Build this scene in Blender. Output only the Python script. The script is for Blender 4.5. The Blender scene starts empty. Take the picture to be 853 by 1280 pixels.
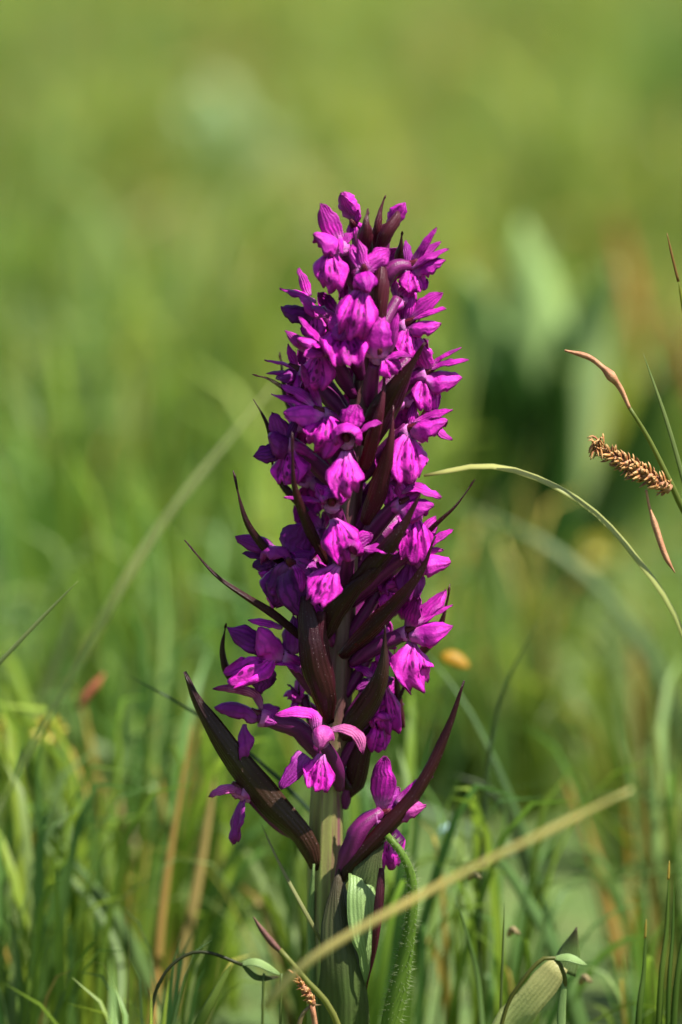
import bpy, math, random
from mathutils import Vector, noise
random.seed(7)
R = math.radians
sc = bpy.context.scene
C = sc.collection

# ------------------------------------------------------------ camera, sky, sun, exposure
PITCH = R(8.0); DIST = 0.9; S = 0.16e-3; CZ = 0.132      # S: metres per photo pixel in the plane of the orchid
cd = bpy.data.cameras.new('camera'); cam = bpy.data.objects.new('camera', cd); C.objects.link(cam)
CAM = Vector((0, -DIST * math.cos(PITCH), CZ + DIST * math.sin(PITCH)))
cam.location = CAM; cam.rotation_euler = (math.pi / 2 - PITCH, 0, 0)
cd.sensor_fit = 'VERTICAL'; cd.sensor_height = 36; cd.lens = 36 * DIST / (1280 * S)
cd.clip_start = 0.01; cd.clip_end = 1000
cd.dof.use_dof = True; cd.dof.focus_distance = DIST - 0.006
cd.dof.aperture_fstop = cd.lens / 21.0; cd.dof.aperture_blades = 0
sc.camera = cam
TO_SUN = Vector((0.46, -0.25, 0.86)).normalized()
w = bpy.data.worlds.new('World'); sc.world = w; w.use_nodes = True
nt = w.node_tree; sky = nt.nodes.new('ShaderNodeTexSky'); sky.sky_type = 'NISHITA'; sky.sun_disc = False
sky.sun_elevation = math.asin(TO_SUN.z); sky.sun_rotation = math.atan2(TO_SUN.x, TO_SUN.y)
nt.links.new(sky.outputs[0], nt.nodes['Background'].inputs[0]); nt.nodes['Background'].inputs[1].default_value = 0.065
sd = bpy.data.lights.new('sun', 'SUN'); sd.energy = 5.0; sd.angle = R(0.5); sd.color = (1, 0.955, 0.87)
so = bpy.data.objects.new('sun', sd); C.objects.link(so); so.location = (1, -0.3, 2)
so.rotation_euler = TO_SUN.to_track_quat('Z', 'Y').to_euler()
sc.view_settings.view_transform = 'Standard'; sc.view_settings.look = 'None'
sc.view_settings.exposure = 1.44; sc.view_settings.gamma = 1
sc.cycles.use_denoising = True; sc.cycles.max_bounces = 7; sc.cycles.transparent_max_bounces = 6
sc.cycles.sample_clamp_indirect = 4

# ------------------------------------------------------------ helpers
FW = Vector((0, math.cos(PITCH), -math.sin(PITCH))); UPV = Vector((0, math.sin(PITCH), math.cos(PITCH)))
def at(px, py, ymm=0.0):
    """the point on the vertical plane y = ymm millimetres that lies at photo pixel (px, py)"""
    d = FW + Vector((1, 0, 0)) * ((px - 426.5) * S / DIST) + UPV * ((640 - py) * S / DIST)
    return CAM + d * ((ymm * 1e-3 - CAM.y) / d.y)
def psize(p): return S * (p - CAM).dot(FW) / DIST          # metres per pixel at p

def interp(tab, v):
    for (a, x), (b, y) in zip(tab, tab[1:]):
        if v <= b:
            t = (v - a) / max(b - a, 1e-9); t = t * t * (3 - 2 * t) * 0.4 + t * 0.6
            return x + (y - x) * t
    return tab[-1][1]
def catmull(P, n):
    P = [P[0] * 2 - P[1]] + list(P) + [P[-1] * 2 - P[-2]]
    k = len(P) - 3; out = []
    L = [(P[i + 2] - P[i + 1]).length for i in range(k)]; T = sum(L) or 1
    for j in range(n + 1):
        s = j / n * T; i = 0
        while i < k - 1 and s > L[i]: s -= L[i]; i += 1
        t = min(1, s / (L[i] or 1)); a, b, c, d = P[i:i + 4]
        out.append(0.5 * ((2 * b) + (c - a) * t + (2 * a - 5 * b + 4 * c - d) * t * t + (3 * b - a - 3 * c + d) * t ** 3))
    return out

class MB:
    def __init__(s): s.v = []; s.f = []; s.uv = []; s.tint = []
    def grid(s, rows, uvs, thick=0.0, tint=None):
        """rows of points -> sheet (thick 0) or a closed thin solid"""
        nr, nc = len(rows), len(rows[0]); o = len(s.v)
        tn = tint or (0.5, 0.5, 0.5)
        for r in rows: s.v += [tuple(p) for p in r]
        for r in uvs: s.uv += r
        s.tint += [tn] * (nr * nc)
        for i in range(nr - 1):
            for j in range(nc - 1):
                a = o + i * nc + j; s.f.append((a, a + 1, a + nc + 1, a + nc))
        if thick:
            o2 = len(s.v)
            for i in range(nr):
                for j in range(nc):
                    a = rows[min(i + 1, nr - 1)][j] - rows[max(i - 1, 0)][j]; b = rows[i][min(j + 1, nc - 1)] - rows[i][max(j - 1, 0)]
                    n = b.cross(a)
                    n = n.normalized() if n.length > 1e-12 else Vector((0, 0, 0))
                    e = 0.35 if i in (0, nr - 1) or j in (0, nc - 1) else 1
                    s.v.append(tuple(rows[i][j] - n * thick * e))
            for r in uvs: s.uv += r
            s.tint += [tn] * (nr * nc)
            for i in range(nr - 1):
                for j in range(nc - 1):
                    a = o2 + i * nc + j; s.f.append((a + nc, a + nc + 1, a + 1, a))
            ring = [(0, j) for j in range(nc - 1)] + [(i, nc - 1) for i in range(nr - 1)] + [(nr - 1, j) for j in range(nc - 1, 0, -1)] + [(i, 0) for i in range(nr - 1, 0, -1)]
            ring.append(ring[0])
            for (i, j), (k, l) in zip(ring, ring[1:]):
                s.f.append((o + i * nc + j, o2 + i * nc + j, o2 + k * nc + l, o + k * nc + l))
    def tube(s, P, rad, n=8, seg=12, ribs=0, flat=1.0, tint=None):
        pts = catmull(P, seg); o = len(s.v); ref = Vector((0.31, -1, 0.2)).normalized()
        for i, p in enumerate(pts):
            v = i / seg; t = (pts[min(i + 1, seg)] - pts[max(i - 1, 0)]).normalized()
            a = t.cross(ref).normalized(); b = a.cross(t)
            r = interp(rad, v) if isinstance(rad, list) else rad
            for j in range(n):
                th = 2 * math.pi * j / n; rr = r * (1 + (0.07 * math.cos(th * ribs) if ribs else 0))
                s.v.append(tuple(p + a * math.cos(th) * rr + b * math.sin(th) * rr * flat)); s.uv.append((j / n, v))
                s.tint.append(tint or (0.5, 0.5, 0.5))
        for i in range(seg):
            for j in range(n):
                a = o + i * n + j; b = o + i * n + (j + 1) % n; s.f.append((a, b, b + n, a + n))
        s.f.append(tuple(o + j for j in range(n))[::-1]); s.f.append(tuple(o + seg * n + j for j in range(n)))
    def build(s, name, mat, parent=None, org=None):
        me = bpy.data.meshes.new(name)
        if org is None: org = Vector((0, 0, 0))
        me.from_pydata([(x - org.x, y - org.y, z - org.z) for x, y, z in s.v], [], s.f)
        uvl = me.uv_layers.new(name='UVMap'); vi = [0] * len(me.loops); me.loops.foreach_get('vertex_index', vi)
        uvl.data.foreach_set('uv', [c for i in vi for c in s.uv[i]])
        if any(t != (0.5, 0.5, 0.5) for t in s.tint):
            ca = me.color_attributes.new('tint', 'FLOAT_COLOR', 'POINT')
            ca.data.foreach_set('color', [c for t in s.tint for c in (*t, 1)])
        me.polygons.foreach_set('use_smooth', [True] * len(me.polygons))
        for m in (mat if isinstance(mat, list) else [mat]): me.materials.append(m)
        me.update()
        o = bpy.data.objects.new(name, me); C.objects.link(o)
        if parent: o.parent = parent
        else: o.location = org
        return o

LANCE = [(0, .45), (.2, .8), (.45, 1), (.7, .82), (.88, .42), (1, .03)]
OVATE = [(0, .4), (.2, .85), (.4, 1), (.65, .92), (.85, .6), (.96, .28), (1, .05)]
BLADE = [(0, .8), (.3, 1), (.6, .85), (.85, .5), (1, .04)]
EVEN = [(0, 1), (.8, .9), (1, .3)]
HOODP = [(0, .6), (.2, .95), (.5, 1.05), (.75, .9), (.92, .5), (1, .12)]
def ribbon(mb, P, width, prof=LANCE, nrm=(0, -1, .5), arc=60, thick=2e-4, seg=12, nc=7, wave=0.0, twist=0.0, seed=0, keel=0.0, tint=None):
    pts = catmull(P, seg); rows = []; uvs = []; nh = Vector(nrm).normalized(); A = R(arc) / 2
    for i, p in enumerate(pts):
        v = i / seg; t = (pts[min(i + 1, seg)] - pts[max(i - 1, 0)]).normalized()
        side = t.cross(nh)
        if side.length < 0.15: side = t.cross(Vector((0.3, -1, 0.3)))
        side.normalize(); n = side.cross(t)
        a = twist * v; side, n = side * math.cos(a) + n * math.sin(a), n * math.cos(a) - side * math.sin(a)
        hw = width * 0.5 * interp(prof, v); row = []; uv = []
        for j in range(nc):
            u = 2 * j / (nc - 1) - 1
            if A > 0.01: x = math.sin(A * u) / A; z = (math.cos(A * u) - 1) / A
            else: x, z = u, 0
            q = p + side * x * hw + n * (z * hw)
            if keel: q += n * hw * keel * (1 - abs(u)) ** 2
            if wave:
                q += n * (wave * width * abs(u) * noise.noise(Vector((v * 5 + seed * 7.1, u * 1.3, seed * 3.7)))) + side * (wave * .6 * width * noise.noise(Vector((v * 6, u, seed * 1.9 + 9))))
            row.append(q); uv.append(((u + 1) / 2, v))
        rows.append(row); uvs.append(uv)
    mb.grid(rows, uvs, thick, tint)

def lip_sheet(mb, P, width, nrm, arc=95, thick=2.2e-4, seed=0, tooth=0.2, lobes=0.10):
    """three-lobed orchid lip: narrow throat, broad wavy side lobes, small central tooth"""
    nr, nc = 15, 17; pts = catmull(P, 40); nh = Vector(nrm).normalized(); A = R(arc * .38) / 2; rows = []; uvs = []
    rn = random.Random(seed * 31 + 5); sk = rn.uniform(-.12, .12)
    for i in range(nr):
        v = i / (nr - 1); row = []; uv = []
        for j in range(nc):
            u = 2 * j / (nc - 1) - 1; au = abs(u)
            end = 1 - lobes * (1 if .28 < au < .42 else max(0, 1 - abs(au - .35) * 5)) - 0.42 * max(0, au - .55) ** 1.6 * 3 + sk * u + 0.09 * noise.noise(Vector((u * 6, seed, 1)))
            if au < .22: end += tooth * 0.35 * (1 - au / .22)
            vv = max(0, min(1, v * min(end, 1.0))); f = vv * 40; k = min(39, int(f)); p = pts[k].lerp(pts[k + 1], f - k)
            t = (pts[min(k + 2, 40)] - pts[max(k - 1, 0)]).normalized()
            side = t.cross(nh).normalized(); n = side.cross(t)
            hw = width * .5 * interp([(0, .24), (.18, .36), (.4, .68), (.65, .98), (.85, 1), (1, .86)], v)
            x = math.sin(A * u) / A; z = (math.cos(A * u) - 1) / A
            ruf = noise.noise(Vector((u * 3.2 + seed * 4.7, v * 3.5, seed * 2.3))) * .38 * (v ** 1.2)
            rid = 0.07 * math.cos(u * 8.5 + sk * 9) * (.4 + v) - .30 * v * max(0, au - .45) + 0.05 * math.cos(u * 9) * (1 - v) + 0.10 * math.exp(-(u / .16) ** 2) * math.sin(v * math.pi)
            row.append(p + side * x * hw + n * (z * hw + ruf * hw + rid * hw)); uv.append(((u + 1) / 2, v))
        rows.append(row); uvs.append(uv)
    mb.grid(rows, uvs, thick)

# ------------------------------------------------------------ materials
def mat(name):
    m = bpy.data.materials.new(name); m.use_nodes = True; n = m.node_tree; n.nodes.clear()
    return m, n
def nd(n, t, **k):
    x = n.nodes.new('ShaderNode' + t)
    for a, b in k.items():
        if a.startswith('i_'): x.inputs[a[2:].replace('_', ' ')].default_value = b
        else: setattr(x, a, b)
    return x
def mixc(n, fac, a, b, mode='MIX'):
    x = n.nodes.new('ShaderNodeMix'); x.data_type = 'RGBA'; x.blend_type = mode
    for sock, val in ((x.inputs[0], fac), (x.inputs[6], a), (x.inputs[7], b)):
        if isinstance(val, bpy.types.NodeSocket): n.links.new(val, sock)
        elif isinstance(val, (int, float)): sock.default_value = val
        else: sock.default_value = (*val, 1)
    return x.outputs[2]
def math_(n, op, a, b=None, clamp=False):
    x = n.nodes.new('ShaderNodeMath'); x.operation = op; x.use_clamp = clamp
    for i, val in enumerate((a, b)):
        if val is None: continue
        if isinstance(val, bpy.types.NodeSocket): n.links.new(val, x.inputs[i])
        else: x.inputs[i].default_value = val
    return x.outputs[0]
def ramp(n, fac, stops):
    x = n.nodes.new('ShaderNodeValToRGB'); n.links.new(fac, x.inputs[0]); e = x.color_ramp.elements
    while len(e) < len(stops): e.new(0.5)
    for el, (p, c) in zip(e, stops): el.position = p; el.color = (*c, 1) if len(c) == 3 else c
    return x.outputs[0]
def noise_(n, scale, vec=None, detail=3, rough=.55):
    x = nd(n, 'TexNoise'); x.inputs['Scale'].default_value = scale; x.inputs['Detail'].default_value = detail; x.inputs['Roughness'].default_value = rough
    if vec is None: vec = objco(n)
    n.links.new(vec, x.inputs['Vector']); return x.outputs[0]
def objco(n): return nd(n, 'TexCoord').outputs['Object']
def uvco(n): return nd(n, 'TexCoord').outputs['UV']
def finish(n, col, rough=.45, trans=.25, tcol=None, bump=None, bstr=.3, bdist=1e-4, spec=.5, sheen=0):
    b = nd(n, 'BsdfPrincipled'); out = nd(n, 'OutputMaterial')
    n.links.new(col, b.inputs['Base Color'])
    if isinstance(rough, bpy.types.NodeSocket): n.links.new(rough, b.inputs['Roughness'])
    else: b.inputs['Roughness'].default_value = rough
    b.inputs['Specular IOR Level'].default_value = spec; b.inputs['Sheen Weight'].default_value = sheen
    if bump is not None:
        bp = nd(n, 'Bump'); bp.inputs['Strength'].default_value = bstr; bp.inputs['Distance'].default_value = bdist
        n.links.new(bump, bp.inputs['Height']); n.links.new(bp.outputs[0], b.inputs['Normal'])
    if trans:
        t = nd(n, 'BsdfTranslucent'); n.links.new(tcol if tcol is not None else col, t.inputs[0])
        m = nd(n, 'MixShader'); m.inputs[0].default_value = trans
        n.links.new(b.outputs[0], m.inputs[1]); n.links.new(t.outputs[0], m.inputs[2]); n.links.new(m.outputs[0], out.inputs[0])
    else: n.links.new(b.outputs[0], out.inputs[0])

def veins(n, freq, warp=.06):
    uv = uvco(n); sp = nd(n, 'SeparateXYZ'); n.links.new(uv, sp.inputs[0])
    nz = noise_(n, 500, detail=2)
    x = math_(n, 'ADD', sp.outputs[0], math_(n, 'MULTIPLY', math_(n, 'SUBTRACT', nz, .5), warp * 2))
    # veins fan out: fade near base
    s = math_(n, 'SINE', math_(n, 'MULTIPLY', x, freq * 6.283))
    return math_(n, 'MULTIPLY', math_(n, 'ADD', s, 1), .5), sp

def petal_mat(name, light, dark, vein, spots=False, trans=.20, rim=.45):
    m, n = mat(name); oi = nd(n, 'ObjectInfo')
    v, sp = veins(n, 5.5)
    big = noise_(n, 300, detail=4)
    c = mixc(n, ramp(n, big, [(.42, (0, 0, 0)), (.58, (1, 1, 1))]), light, dark)
    c = mixc(n, math_(n, 'MULTIPLY', ramp(n, v, [(.55, (0, 0, 0)), (1, (1, 1, 1))]), .75), c, vein)
    c = mixc(n, math_(n, 'MULTIPLY', oi.outputs['Random'], .45), c, dark)
    c = mixc(n, math_(n, 'MULTIPLY', math_(n, 'FRACT', math_(n, 'MULTIPLY', oi.outputs['Random'], 7.3)), .30), c, (.76, .06, .56))
    c = mixc(n, math_(n, 'MULTIPLY', ramp(n, sp.outputs[1], [(.86, (0, 0, 0)), (.99, (1, 1, 1))]), .6), c, (.16, .01, .10))
    # paler base of the petal and a paler rim
    base = ramp(n, sp.outputs[1], [(0, (1, 1, 1)), (.30, (0, 0, 0))])
    c = mixc(n, math_(n, 'MULTIPLY', base, rim), c, (.62, .30, .58))
    if spots:
        mp = nd(n, 'Mapping'); mp.inputs['Scale'].default_value = (10, 5.5, 1); n.links.new(uvco(n), mp.inputs[0])
        nz = nd(n, 'TexNoise'); nz.inputs['Scale'].default_value = 3.0; n.links.new(uvco(n), nz.inputs['Vector'])
        vo = nd(n, 'TexVoronoi'); vo.inputs['Scale'].default_value = 1.0; n.links.new(mp.outputs[0], vo.inputs['Vector'])
        dots = ramp(n, vo.outputs['Distance'], [(.26, (1, 1, 1)), (.42, (0, 0, 0))])
        du = math_(n, 'MULTIPLY', math_(n, 'SUBTRACT', sp.outputs[0], .5), 2.0); dv = math_(n, 'MULTIPLY', math_(n, 'SUBTRACT', sp.outputs[1], .5), 1.7)
        r = math_(n, 'SQRT', math_(n, 'ADD', math_(n, 'MULTIPLY', du, du), math_(n, 'MULTIPLY', dv, dv)))
        r = math_(n, 'ADD', r, math_(n, 'MULTIPLY', math_(n, 'SUBTRACT', nz.outputs[0], .5), .35))
        zone = ramp(n, r, [(.55, (1, 1, 1)), (.8, (0, 0, 0))]); brk = ramp(n, noise_(n, 700, detail=1), [(.46, (0, 0, 0)), (.56, (1, 1, 1))])
        ring = ramp(n, math_(n, 'ABSOLUTE', math_(n, 'SUBTRACT', r, .52)), [(.03, (1, 1, 1)), (.08, (0, 0, 0))])
        ring2 = ramp(n, math_(n, 'ABSOLUTE', math_(n, 'SUBTRACT', r, .27)), [(.02, (1, 1, 1)), (.06, (0, 0, 0))])
        mk = math_(n, 'MAXIMUM', math_(n, 'MULTIPLY', dots, zone), math_(n, 'MULTIPLY', math_(n, 'MULTIPLY', ring, .7), brk))
        c = mixc(n, math_(n, 'MULTIPLY', mk, .95), c, vein)
    bump = math_(n, 'ADD', noise_(n, 2600, detail=4, rough=.7), math_(n, 'MULTIPLY', v, .6))
    finish(n, c, rough=.46, trans=trans, bump=bump, bstr=.8, bdist=2.2e-4, spec=.2, sheen=0)
    return m

def leafy(name, c1, c2, c3=None, trans=.3, tcol=None, dots=False, vs=.35, nscale=60, vfreq=8, rough=.42, glint=False):
    m, n = mat(name); v, sp = veins(n, vfreq, .01)
    c = mixc(n, ramp(n, noise_(n, nscale, detail=4), [(.35, (0, 0, 0)), (.65, (1, 1, 1))]), c1, c2)
    if c3: c = mixc(n, ramp(n, sp.outputs[1], [(.55, (0, 0, 0)), (1, (1, 1, 1))]), c, c3)
    c = mixc(n, math_(n, 'MULTIPLY', v, vs), c, tuple(x * .4 for x in c1))
    oi = nd(n, 'ObjectInfo'); c = mixc(n, math_(n, 'MULTIPLY', oi.outputs['Random'], .3), c, tuple(x * .6 for x in c2))
    ro = rough
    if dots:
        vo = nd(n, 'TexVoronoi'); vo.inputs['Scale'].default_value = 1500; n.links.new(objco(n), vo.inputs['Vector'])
        c = mixc(n, math_(n, 'MULTIPLY', ramp(n, vo.outputs['Distance'], [(.08, (1, 1, 1)), (.15, (0, 0, 0))]), .6), c, (.30, .20, .22))  # pale papillae dots, with the sparkle of the surface put into their colour
    if tcol: x = nd(n, 'RGB'); x.outputs[0].default_value = (*tcol, 1); tcol = x.outputs[0]
    bump = math_(n, 'ADD', math_(n, 'MULTIPLY', v, .6), noise_(n, 3500, detail=2))
    finish(n, c, rough=ro, trans=trans, tcol=tcol, bump=bump, bstr=.7, bdist=1.6e-4, spec=.28)
    return m

def blade_mat(name, sat=1.0, trans=.52, dark=1.0):
    """grass: colour from the per-blade tint attribute, dry towards the tip of some blades"""
    m, n = mat(name); at_ = nd(n, 'Attribute', attribute_name='tint'); v, sp = veins(n, 6, .004)
    oi = nd(n, 'ObjectInfo')
    k = ramp(n, noise_(n, 35, detail=3), [(.3, (.72, .78, .7)), (.7, (1.15, 1.1, 1.1))])
    c = mixc(n, 1.0, at_.outputs['Color'], k, 'MULTIPLY')
    c = mixc(n, 1.0, c, ramp(n, oi.outputs['Random'], [(0, (.8 * dark, .88 * dark, .85 * dark)), (1, (1.15 * dark, 1.08 * dark, 1.0 * dark))]), 'MULTIPLY')
    gp = nd(n, 'NewGeometry'); mp = nd(n, 'Mapping'); mp.inputs['Scale'].default_value = (5, 2.2, 1); n.links.new(gp.outputs['Position'], mp.inputs[0])
    pt = noise_(n, 1, mp.outputs[0], detail=3)
    c = mixc(n, 1.0, c, ramp(n, pt, [(.34, (.82, .88, .80)), (.5, (1.0, .98, .94)), (.64, (1.25, 1.08, .9))]), 'MULTIPLY')
    mp2 = nd(n, 'Mapping'); mp2.inputs['Scale'].default_value = (1.7, .8, 1); n.links.new(gp.outputs['Position'], mp2.inputs[0])
    c = mixc(n, 1.0, c, ramp(n, noise_(n, 1, mp2.outputs[0], detail=2), [(.38, (.55, .64, .54)), (.5, (.88, .84, .84)), (.6, (1.10, .95, .88))]), 'MULTIPLY')
    c = mixc(n, math_(n, 'MULTIPLY', v, .3), c, mixc(n, 1.0, c, (.6, .66, .5), 'MULTIPLY'))
    finish(n, c, rough=.5, trans=trans, spec=.35)
    return m

M = {}
PL, PD, PV = (.62, .012, .45), (.20, .002, .16), (.09, .0005, .09)
M['petal'] = petal_mat('magenta_petal', PL, PD, PV)
M['hood'] = petal_mat('magenta_hood', (.66, .024, .49), (.30, .006, .25), (.13, .001, .12), rim=.45)
M['lip'] = petal_mat('spotted_lip', (.74, .016, .52), (.38, .004, .28), (.09, .0, .07), spots=True)
M['wither'] = petal_mat('withered_petal', (.50, .13, .30), (.24, .03, .13), (.14, .015, .07), trans=.2)
M['violet'] = petal_mat('shaded_violet_petal', (.17, .006, .19), (.07, .002, .09), (.04, .001, .05), trans=.2, rim=.15)  # darker violet petals, with the shade of turned-away florets put into the colour
M['throat'] = leafy('throat', (.10, .008, .02), (.05, .004, .015), trans=0)
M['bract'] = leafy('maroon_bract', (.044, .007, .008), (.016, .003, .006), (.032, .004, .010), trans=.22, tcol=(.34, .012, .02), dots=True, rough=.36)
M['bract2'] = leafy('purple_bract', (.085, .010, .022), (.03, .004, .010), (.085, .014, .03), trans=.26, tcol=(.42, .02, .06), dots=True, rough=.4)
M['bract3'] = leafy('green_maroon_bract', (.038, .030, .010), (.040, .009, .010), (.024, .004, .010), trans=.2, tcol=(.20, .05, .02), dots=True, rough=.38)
M['ovary'] = leafy('purple_ovary', (.22, .018, .15), (.11, .006, .08), trans=.12, vfreq=7, vs=.75, rough=.4)
M['leaf'] = leafy('dark_green_leaf', (.12, .20, .045), (.065, .09, .03), (.08, .04, .035), trans=.25, nscale=40, vfreq=10)
M['leaf_dark'] = leafy('clasping_leaf', (.085, .15, .03), (.065, .08, .028), (.07, .03, .03), trans=.22, nscale=50, vfreq=9)
M['leaf_in'] = leafy('pale_inner_leaf', (.30, .42, .15), (.20, .32, .10), trans=.3, nscale=90, vfreq=8)
M['grass'] = blade_mat('grass_blade')

def stem_mat():
    m, n = mat('stem'); v, sp = veins(n, 11, .01); t = nd(n, 'TexCoord'); s3 = nd(n, 'SeparateXYZ'); n.links.new(t.outputs['Object'], s3.inputs[0])
    grad = ramp(n, math_(n, 'MULTIPLY', s3.outputs[2], 5.0), [(.10, (.22, .30, .06)), (.38, (.21, .20, .06)), (.46, (.085, .04, .035)), (.58, (.07, .016, .026))])
    mp = nd(n, 'Mapping'); mp.inputs['Scale'].default_value = (900, 900, 30); n.links.new(t.outputs['Object'], mp.inputs[0])
    st = noise_(n, 1, mp.outputs[0], 3)
    c = mixc(n, ramp(n, st, [(.48, (0, 0, 0)), (.66, (1, 1, 1))]), grad, (.14, .05, .06))
    c = mixc(n, math_(n, 'MULTIPLY', v, .4), c, (.05, .03, .02))
    finish(n, c, rough=.4, trans=0, bump=math_(n, 'ADD', v, noise_(n, 3500)), bstr=.5, bdist=1e-4)
    return m
M['stem'] = stem_mat()

# ------------------------------------------------------------ ground
def ground():
    mb = MB(); n = 40; ext = [-400, -120, -40, -15] + [(-6 + 12 * i / 40) for i in range(41)] + [15, 40, 120, 400]
    rows = []; uvs = []
    for y in ext:
        rows.append([Vector((x, y + 4, 0.006 * noise.noise(Vector((x * 2, y * 2, 0))) - .004 + 0.0002 * max(0, abs(x) + abs(y) - 12))) for x in ext]); uvs.append([(x, y) for x in ext])
    mb.grid(rows, uvs)
    m, nn = mat('meadow_soil')
    a = ramp(nn, noise_(nn, 3, detail=6), [(.3, (.035, .065, .012)), (.5, (.06, .105, .016)), (.7, (.085, .14, .022))])
    b = mixc(nn, ramp(nn, noise_(nn, 60, detail=5), [(.45, (0, 0, 0)), (.6, (1, 1, 1))]), a, (.07, .10, .018))
    finish(nn, b, rough=.9, trans=0, bump=noise_(nn, 90, detail=6), bstr=.8, bdist=.01)
    o = mb.build('ground', m); o['kind'] = 'structure'
ground()

# ------------------------------------------------------------ meadow grass (stuff, geometry nodes)
def tint_pick(rn, dry=.06):
    r = rn.random()
    if r < dry: c = (.36, .24, .07) if rn.random() < .5 else (.30, .27, .08)
    elif r < .42: c = (.17, .235, .030)
    elif r < .68: c = (.125, .195, .030)
    elif r < .90: c = (.095, .175, .048)
    else: c = (.20, .26, .10)
    k = rn.uniform(1.3, 2.2)
    return tuple(x * k for x in c)
tufts = bpy.data.collections.new('tuft_sources')
for ti in range(9):
    rn = random.Random(100 + ti); mb = MB()
    broad = ti >= 7
    for b in range(10 if broad else 26):
        a = rn.uniform(0, 6.283); r = rn.uniform(0, .022); base = Vector((r * math.cos(a), r * math.sin(a), -.004))
        h = rn.uniform(.05, .14 if ti < 4 else .12) * (.75 if broad else 1); le = (rn.uniform(.03, .4) if ti < 4 else rn.uniform(.15, .9)) * h; a2 = a + rn.uniform(-1, 1)
        d = Vector((math.cos(a2), math.sin(a2), 0)); wv = rn.uniform(.0022, .0058) * (3.2 if broad else 1)
        up = ti < 4; droop = (rn.uniform(0, .25) if up else rn.uniform(.1, .8)) * h
        P = [base, base + d * le * .2 + Vector((0, 0, h * .45)), base + d * le * .6 + Vector((0, 0, h * .85)), base + d * (le * 1.2) + Vector((0, 0, h - droop * .5))]
        nr = d * -1 + Vector((rn.uniform(-.6, .6), rn.uniform(-.6, .6), .4))
        ribbon(mb, P, wv, OVATE if broad else BLADE, nr, arc=50, thick=0, seg=7, nc=3, twist=rn.uniform(-1.2, 1.2), tint=tuple(q * (1.12 if ti < 4 else .74) for q in tint_pick(rn, .08)))
    o = mb.build('grass_tuft', M['grass']); C.objects.unlink(o); tufts.objects.link(o)
def meadow():
    rn = random.Random(5); pts = []; rot = []; scl = []
    def put(y0, y1, dens, smin, smax, xa=.42, xb=.26):
        yy = y0
        n = int(dens * (y1 - y0) * 2 * (xa + xb * max(0, (y0 + y1) / 2)))
        for _ in range(n):
            y = rn.uniform(y0, y1); hw = xa + xb * max(0, y); x = rn.uniform(-hw, hw)
            if abs(x) < .03 and -.5 < y < .03: continue
            if abs(x - (0.05 + y * .06)) < .25 and -0.62 > y: continue
            low = .36 < y < .62 and abs(x - (.073 + .08 * (y - .3))) < .06
            cl = noise.noise(Vector((x * 5, y * 3.5, 3)))
            if rn.random() < .35 - cl * .9 and y > .5: continue
            pts.append((x, y, 0)); rot.append((rn.uniform(-.15, .15), rn.uniform(-.15, .15), rn.uniform(0, 6.28)))
            scl.append((.48 if low else 1) * rn.uniform(smin, smax) * (1 + .35 * noise.noise(Vector((x * 3, y * 2, 8)))))
    put(-.45, .02, 300, .28, .45); put(.02, .06, 450, .3, .45); put(.06, .13, 750, .5, .75)
    put(.13, .22, 200, .6, .9); put(.22, .5, 420, .6, .95); put(.5, 1.2, 440, .7, 1.1); put(1.2, 3, 420, .7, 1.15); put(3, 6, 260, .8, 1.3); put(6, 11, 130, 1, 1.6)
    me = bpy.data.meshes.new('meadow_grass'); me.from_pydata(pts, [], [])
    a = me.attributes.new('rot', 'FLOAT_VECTOR', 'POINT'); a.data.foreach_set('vector', [c for r in rot for c in r])
    a = me.attributes.new('scl', 'FLOAT', 'POINT'); a.data.foreach_set('value', scl)
    a = me.attributes.new('idx', 'INT', 'POINT'); a.data.foreach_set('value', [rn.choice([0, 1, 2, 3, 0, 1, 2, 3, 0, 1, 2, 3, 4, 5] if p[1] < 1.1 else [0, 1, 2, 3, 4, 5, 6, 4, 5, 6, 7, 8]) for p in pts])
    o = bpy.data.objects.new('meadow_grass', me); C.objects.link(o)
    g = bpy.data.node_groups.new('scatter', 'GeometryNodeTree')
    g.interface.new_socket('Geometry', in_out='INPUT', socket_type='NodeSocketGeometry'); g.interface.new_socket('Geometry', in_out='OUTPUT', socket_type='NodeSocketGeometry')
    gi = g.nodes.new('NodeGroupInput'); go = g.nodes.new('NodeGroupOutput'); ip = g.nodes.new('GeometryNodeInstanceOnPoints')
    ci = g.nodes.new('GeometryNodeCollectionInfo'); ci.inputs[0].default_value = tufts; ci.inputs['Separate Children'].default_value = True; ci.inputs['Reset Children'].default_value = True
    def attr(nm, t):
        x = g.nodes.new('GeometryNodeInputNamedAttribute'); x.data_type = t; x.inputs[0].default_value = nm
        return next(s for s in x.outputs if s.enabled and s.name == 'Attribute')
    L = g.links.new
    L(gi.outputs[0], ip.inputs['Points']); L(ci.outputs[0], ip.inputs['Instance']); ip.inputs['Pick Instance'].default_value = True
    L(attr('idx', 'INT'), ip.inputs['Instance Index'])
    L(attr('rot', 'FLOAT_VECTOR'), ip.inputs['Rotation']); L(attr('scl', 'FLOAT'), ip.inputs['Scale']); L(ip.outputs[0], go.inputs[0])
    mo = o.modifiers.new('scatter', 'NODES'); mo.node_group = g
    o['kind'] = 'stuff'; o['label'] = 'dense green meadow grass of mixed blades, blurred behind the orchid'; o['category'] = 'grass'
meadow()

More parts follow.
